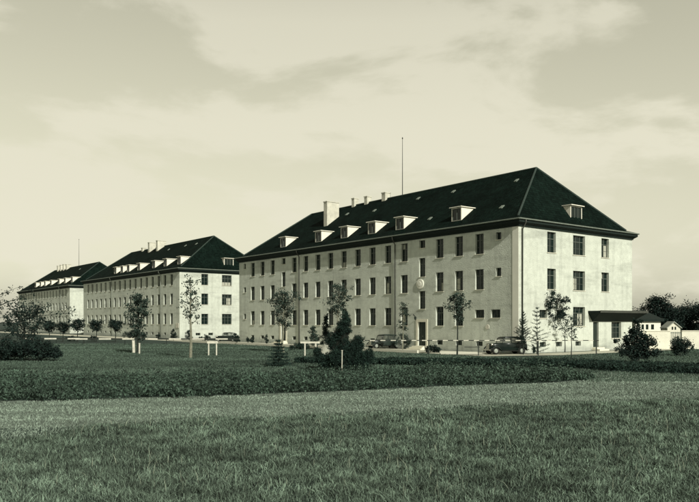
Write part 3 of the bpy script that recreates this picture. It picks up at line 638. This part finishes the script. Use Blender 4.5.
# white tree guard frame
x, y = gpt(213, 355.5); gf = thing('tree_guard', 'white wooden frame of two posts and a crossbar right of the tall thin sapling', 'frame', (x, y, 0))
for u, h in ((-.38, 1.2), (.32, 1.3)): link('post', MB().box(u - .05, u + .05, -.05, .05, 0, h).mesh('post'), M['white'], gf)
link('crossbar', MB().box(-.5, .45, -.09, -.052, 1.08, 1.28).mesh('crossbar'), M['white'], gf)
# bench-like white rail
x, y = gpt(305, 356); gf = thing('white_barrier', 'short white barrier on posts between the left young tree and the sand heap', 'barrier', (x, y, 0))
for u in (0, .95): link('post', MB().box(u - .055, u + .055, -.05, .05, 0, 1.12).mesh('post'), M['white'], gf)
link('crossbar', MB().box(-.4, 1.3, -.06, .06, 1.122, 1.27).mesh('crossbar'), M['white'], gf)
# sand heap
def heap(lab, x, y, rx, ry, h, seed, name='sand_heap', m='sand'):
    b = bmesh.new(); bmesh.ops.create_icosphere(b, subdivisions=4, radius=1); r = np.random.default_rng(seed); ph = r.uniform(0, 6, 6)
    for v in b.verts:
        rr = math.hypot(v.co.x, v.co.y); c = max(0, v.co.z)
        z = h * max(0, 1 - rr) ** .9 * 1.0 if v.co.z >= 0 else 0
        z += .16 * h * math.sin(5 * v.co.x + ph[0]) * math.sin(6 * v.co.y + ph[1]) * (1 - rr) if v.co.z > 0 else 0
        v.co = Vector((v.co.x * rx, v.co.y * ry, z))
    me = bpy.data.meshes.new(name); b.to_mesh(me); b.free(); me.polygons.foreach_set('use_smooth', [True] * len(me.polygons))
    return link(name, me, M[m], label=lab, cat='heap', loc=(x, y, 0))
x, y = gpt(333, 356); heap('pale pointed sand heap partly behind the dark pine shrub', x, y, 1.6, 1.2, 2.1, 3)
# small barrier left of the sedan
x, y = gpt(478.5, 354.5); gf = thing('low_railing', 'short dark railing on one post left of the parked sedan', 'railing', (x, y, 0))
link('post', MB().box(-.04, .04, -.04, .04, 0, .78).mesh('post'), M['iron'], gf); link('crossbar', MB().box(-1.3, .1, -.03, .03, .66, .72).mesh('crossbar'), M['iron'], gf)
x, y = gpt(428, 354.5); post(x, y, .5, 'little dark stump post in the grass before the stair door', .05).data.materials[0] = M['iron']

# ------------------------------------------------------------------ cars of the thirties
def sedan(lab, x, y, rz, paint, glass, s=1.0, headlamp=True):
    rt = thing('sedan_car', lab, 'car', (x, y, .0), rz, 'old sedans parked by the barracks'); rt.scale = (s, s, s)
    def loft(secs, name, m, parent, smooth=True):
        b = bmesh.new(); rings = []
        for X, hw, z0, z1, rd in secs:
            pts = []; n = 5
            for cy, cz, a0 in ((hw - rd, z1 - rd, 0), (-hw + rd, z1 - rd, 90), (-hw + rd * .5, z0 + rd * .5, 180), (hw - rd * .5, z0 + rd * .5, 270)):
                rr = rd if a0 < 180 else rd * .5
                for i in range(n): t = R(a0 + 90 * i / (n - 1)); pts.append((X, cy + rr * math.cos(t), cz + rr * math.sin(t)))
            rings.append([b.verts.new(p) for p in pts])
        for q, r_ in zip(rings, rings[1:]):
            for i in range(len(q)): b.faces.new((q[i], q[(i + 1) % len(q)], r_[(i + 1) % len(q)], r_[i]))
        b.faces.new(rings[0][::-1]); b.faces.new(rings[-1]); bmesh.ops.recalc_face_normals(b, faces=b.faces)
        me = bpy.data.meshes.new(name); b.to_mesh(me); b.free(); me.polygons.foreach_set('use_smooth', [smooth] * len(me.polygons)); return link(name, me, m, parent)
    # front towards +X
    body = loft([(-2.05, .50, .55, .80, .1), (-1.95, .62, .42, .98, .14), (-1.5, .70, .36, 1.06, .12), (-.4, .72, .36, 1.05, .08), (.45, .70, .36, 1.03, .08), (.62, .56, .36, 1.05, .14), (1.3, .44, .40, 1.02, .18), (1.78, .36, .42, .98, .18)], 'body', paint, rt)
    rf = loft([(-1.72, .45, 1.38, 1.46, .04), (-1.5, .56, 1.44, 1.58, .07), (-.6, .60, 1.50, 1.66, .08), (.25, .58, 1.48, 1.62, .07), (.50, .54, 1.44, 1.52, .04)], 'roof', paint, rt)
    for sg in (-1, 1):
        for X0, X1 in ((-1.78, -1.62), (-1.02, -.98), (-.32, -.22), (.60, .47)):
            pl = MB(); pl.tube([(X0, sg * .64, 1.02), (X1, sg * .555, 1.5)], .035 if X0 > -1.5 else .07, 6)
            link('pillar', pl.mesh('pillar'), paint, rt)
    link('rear_panel', MB().poly([(-1.98, -.55, 1.0), (-1.98, .55, 1.0), (-1.70, .5, 1.45), (-1.70, -.5, 1.45)]).mesh('rear_panel'), paint, rt)
    gl = MB()
    for sg in (-1, 1): gl.poly([(-1.6, sg * .615, 1.05), (.55, sg * .615, 1.05), (.44, sg * .55, 1.47), (-1.5, sg * .55, 1.47)])
    gl.poly([(.60, -.56, 1.05), (.60, .56, 1.05), (.48, .5, 1.47), (.48, -.5, 1.47)]); link('side_glass', gl.mesh('side_glass'), glass, rt)
    for sg in (-1, 1):
        for fx, rear in ((1.32, 0), (-1.38, 1)):
            pts = [(fx + .52 * math.cos(R(a)), sg * .66, .34 + .46 * math.sin(R(a))) for a in range(-12, 181, 16)]
            if not rear: pts = [(fx + .55, sg * .62, .30)] + pts + [(fx - .75, sg * .68, .30)]
            f = MB()
            for p, q in zip(pts, pts[1:]):
                f.poly([(p[0], p[1] - .14, p[2]), (p[0], p[1] + .14, p[2] - .03), (q[0], q[1] + .14, q[2] - .03), (q[0], q[1] - .14, q[2])])
                f.poly([(p[0], p[1] + .14 * sg, p[2] - .03), (q[0], q[1] + .14 * sg, q[2] - .03), (q[0], q[1] + .15 * sg, q[2] - .13), (p[0], p[1] + .15 * sg, p[2] - .13)])
            link('fender', f.mesh('fender', True), paint, rt)
            wr = bpy.data.objects.new('wheel', None); 
            ty = MB().tube([(fx, sg * .56, .34), (fx, sg * .575, .34), (fx, sg * .70, .34), (fx, sg * .715, .34)], [.27, .34, .34, .27], 20)
            wo = link('wheel', ty.mesh('wheel', True), M['rubber'], rt); bpy.data.objects.remove(wr)
            link('rim', MB().tube([(fx, sg * .70, .34), (fx, sg * .725, .34), (fx, sg * .74, .34)], [.21, .19, .07], 16).mesh('rim'), M['tin'], wo)
        link('running_board', MB().box(-1.0, .75, min(sg * .62, sg * .82), max(sg * .62, sg * .82), .30, .345).mesh('running_board'), M['rubber'], rt)
        if headlamp: link('headlight', MB().tube([(1.42, sg * .46, .90), (1.5, sg * .46, .90), (1.68, sg * .46, .90), (1.70, sg * .46, .90)], [.03, .10, .125, .10], 14).mesh('headlight', True), M['chrome'], rt)
    link('grille', MB().box(1.775, 1.82, -.25, .25, .46, .95).mesh('grille', bevel=.015), M['chrome'], rt)
    link('bumper', MB().tube([(1.95, -.78, .42), (2.05, -.4, .42), (2.06, .4, .42), (1.95, .78, .42)], .045, 6).mesh('bumper', True), M['chrome'], rt)
    link('bumper', MB().tube([(-2.15, -.68, .42), (-2.2, 0, .42), (-2.15, .68, .42)], .04, 6).mesh('bumper', True), M['chrome'], rt)
    return rt
x, y = gpt(506.5, 354.3); sedan('black old sedan parked at the corner of the nearest barracks, facing left', x, y + .6, R(180 + 17), M['car'], M['carglass'])
x, y = gpt(383.5, 348.4); sedan('grey old sedan parked behind the right downpipe, left of the stair door', x, y, R(180 + 28), M['cargrey'], M['carglass'], .98)
x, y = gpt(226, 341.3); sedan('far dark sedan parked before the white end of the middle barracks', x, y, R(180), M['car'], M['carglass'], .85)

# ------------------------------------------------------------------ grasses and rough growth (stuff)
def edge(X): return np.interp(X, [-14, -8.3, -7.2, -4.6, 0, 5.3, 12.6, 30], [16.5, 18.3, 20.7, 22.3, 23.2, 25.6, 27.7, 30])
def crop_near(X): return np.interp(X, [-60, -12.2, -5.9, 0, 4.7, 10.3, 12.7], [22.5, 27, 28.8, 31.0, 33.6, 35.6, 38.2])
def crop_far(X): return np.interp(X, [-60, -12, -2, 4, 9, 12.4, 12.7], [34, 36, 38, 41.5, 43, 40.5, 38.3])
def in_crop(X, Y): return (X < 12.7) & (Y > crop_near(X)) & (Y < crop_far(X))
def strip_near(X): return np.interp(X, [-4, -1.4, 6.8, 14.6, 15.4, 18.9, 30], [53, 51.5, 49, 46.5, 44, 41.6, 37])
def strip_far(X): return np.interp(X, [-4, -1.4, 6.8, 14.6, 18.9, 30], [53.2, 54, 52.5, 51.5, 48, 43])
def in_strip(X, Y): return (X > -4) & (Y > strip_near(X)) & (Y < strip_far(X))
def wob(X, Y, s=1.0): return (np.sin(X * 1.7 * s + np.sin(Y * 1.1 * s) * 2) + np.sin(Y * 2.3 * s + np.sin(X * .9 * s) * 2.2) + np.sin((X + Y) * .8 * s)) / 3
def scatter(n, Y0, Y1, power=1.0, side=1.06, extra=2.5):
    u = rng.uniform(size=n); Y = (Y0 ** (2 - power) + u * (Y1 ** (2 - power) - Y0 ** (2 - power))) ** (1 / (2 - power)) if power != 2 else Y0 * (Y1 / Y0) ** u
    X = rng.uniform(-1, 1, n) * (Y * .5 * side + extra); return X, Y
def blades(X, Y, h, wd, lean=.35):
    n = len(X); a = rng.uniform(0, 2 * np.pi, n); b = rng.uniform(0, 2 * np.pi, n); ln = np.abs(rng.normal(size=n)) * lean * h
    dx_, dy_ = np.cos(b) * ln, np.sin(b) * ln; wx, wy = np.cos(a) * wd / 2, np.sin(a) * wd / 2
    Z = np.zeros(n); P = lambda x, y, z: np.stack([x, y, z], 1)
    bl, br = P(X - wx, Y - wy, Z), P(X + wx, Y + wy, Z)
    ml_, mr = P(X - wx * .8 + dx_ * .35, Y - wy * .8 + dy_ * .35, h * .6), P(X + wx * .8 + dx_ * .35, Y + wy * .8 + dy_ * .35, h * .6)
    tl, tr_ = P(X - wx * .12 + dx_, Y - wy * .12 + dy_, h), P(X + wx * .12 + dx_, Y + wy * .12 + dy_, h)
    v = np.stack([bl, br, mr, ml_, tr_, tl], 1).reshape(-1, 3).astype(np.float32)
    me = bpy.data.meshes.new('blades'); me.vertices.add(n * 6); me.vertices.foreach_set('co', v.ravel())
    base = (np.arange(n) * 6)[:, None]; idx = np.concatenate([base + np.array([0, 1, 2, 3]), base + np.array([3, 2, 4, 5])], 1).astype(np.int32).ravel()
    me.loops.add(n * 8); me.loops.foreach_set('vertex_index', idx); me.polygons.add(n * 2); me.polygons.foreach_set('loop_start', np.arange(0, n * 8, 4, dtype=np.int32)); me.update(calc_edges=True)
    return me
# tall meadow grass in the foreground, growing in tufts
nt_ = 95000
TX, TY = scatter(nt_, 9.5, 29, 1.5); k = TY < edge(TX) + .5 * wob(TX, TY, 1.4) + rng.normal(size=nt_) * .3; TX, TY = TX[k], TY[k]
tf = wob(TX, TY, 1.9); k = rng.uniform(size=len(TX)) < .75 + .35 * tf; TX, TY, tf = TX[k], TY[k], tf[k]
th_ = (.03 + .05 * np.clip(tf + .3, 0, 1.2) + rng.exponential(.028, len(TX))) * np.clip((edge(TX) - TY) / 2.0 + .8, .5, 1)
nb = 8; rep = lambda a: np.repeat(a, nb); sp = rng.normal(size=(len(TX) * nb, 2)) * (.02 + .0025 * rep(TY))[:, None]
X, Y = rep(TX) + sp[:, 0], rep(TY) + sp[:, 1]; hh = rep(th_) * rng.uniform(.5, 1.25, len(X))
link('meadow_grass', blades(X, Y, hh, .0045 + .0006 * Y, .9), M['tall'], label='tall tufted meadow grass across the foreground', cat='grass', kind='stuff')
# a few seed stalks above the blades
X, Y = scatter(900, 12, 26, 1.3); k = Y < edge(X); X, Y = X[k], Y[k]
link('seed_stalks', blades(X, Y, rng.uniform(.14, .30, len(X)), .0008 * Y, .5), M['stalk'], label='taller dry seed stalks scattered through the meadow', cat='grass', kind='stuff')
# mown path
X, Y = scatter(170000, 17, 40, 1.7); k = (Y > edge(X) - .4) & ~in_crop(X, Y); X, Y = X[k], Y[k]
link('mown_grass', blades(X, Y, rng.uniform(.02, .07, len(X)), .0010 * Y, .8), M['path'], label='short mown grass of the path between meadow and rough growth', cat='grass', kind='stuff')
# lawn further off
X, Y = scatter(260000, 36, 100, 1.5); d = (X - CORNER.x) * G.x + (Y - CORNER.y) * G.y; dt = (X - CORNER.x) * L.x + (Y - CORNER.y) * L.y
k = ~in_crop(X, Y) & ~in_strip(X, Y) & ((d < -7) | (dt < -5)) & ((Y > 40) | (Y > crop_far(X)) | (X > 12)); X, Y = X[k], Y[k]
link('lawn_grass', blades(X, Y, rng.uniform(.03, .10, len(X)), .0009 * Y, .8), M['blades'], label='lawn grass between the rough growth and the barracks', cat='grass', kind='stuff')
# rough growth band
n = 7600; X = rng.uniform(-34, 12.7, n); f = rng.uniform(size=n); a0, a1 = crop_near(X), crop_far(X); Y = a0 + (a1 - a0) * f + .3 * wob(X, f * 8, 3) - .45 * np.clip(wob(X, X * .3, 2.7), 0, 1) * (f < .12)
k = rng.uniform(size=n) < .80 + .5 * wob(X * 1.3, Y * 1.1, 1.1); X, Y, a0, a1 = X[k], Y[k], a0[k], a1[k]; n = len(X)
ph = (.30 + .14 * wob(X, Y, .9) + rng.exponential(.13, n)) * np.clip((13.2 - X) / 2, .45, 1); ph = np.clip(ph, .12, .85); nl_ = 26
ct = rng.normal(size=(n, nl_, 3)) * np.array([.12, .12, .0]) + np.stack([X, Y, np.zeros(n)], 1)[:, None, :]
rr_ = rng.uniform(.15, 1.1, (n, nl_)); ct[:, :, 2] = np.maximum(ph[:, None] * rr_, .03); cs = ct.reshape(-1, 3)
link('rough_growth', quads('rough_growth', leafquads(cs, .12, .45, up=.5)), M['crop'], label='knee-high band of rough leafy growth crossing the lawn', cat='undergrowth', kind='stuff')
n = 75000; X = rng.uniform(-4, 30, n); f = rng.uniform(size=n); a0, a1 = strip_near(X), strip_far(X); Y = a0 + (a1 - a0) * f + .2 * wob(X, f * 8, 3)
Z = (.36 + .1 * wob(X, Y, 1.7)) * rng.uniform(.15, 1.1, n); cs = np.stack([X, Y, np.maximum(Z, .03)], 1)
link('ground_cover', quads('ground_cover', leafquads(cs, .14, .5, up=.2)), M['cropdark'], label='dark low strip of ground cover at the right', cat='ground cover', kind='stuff')
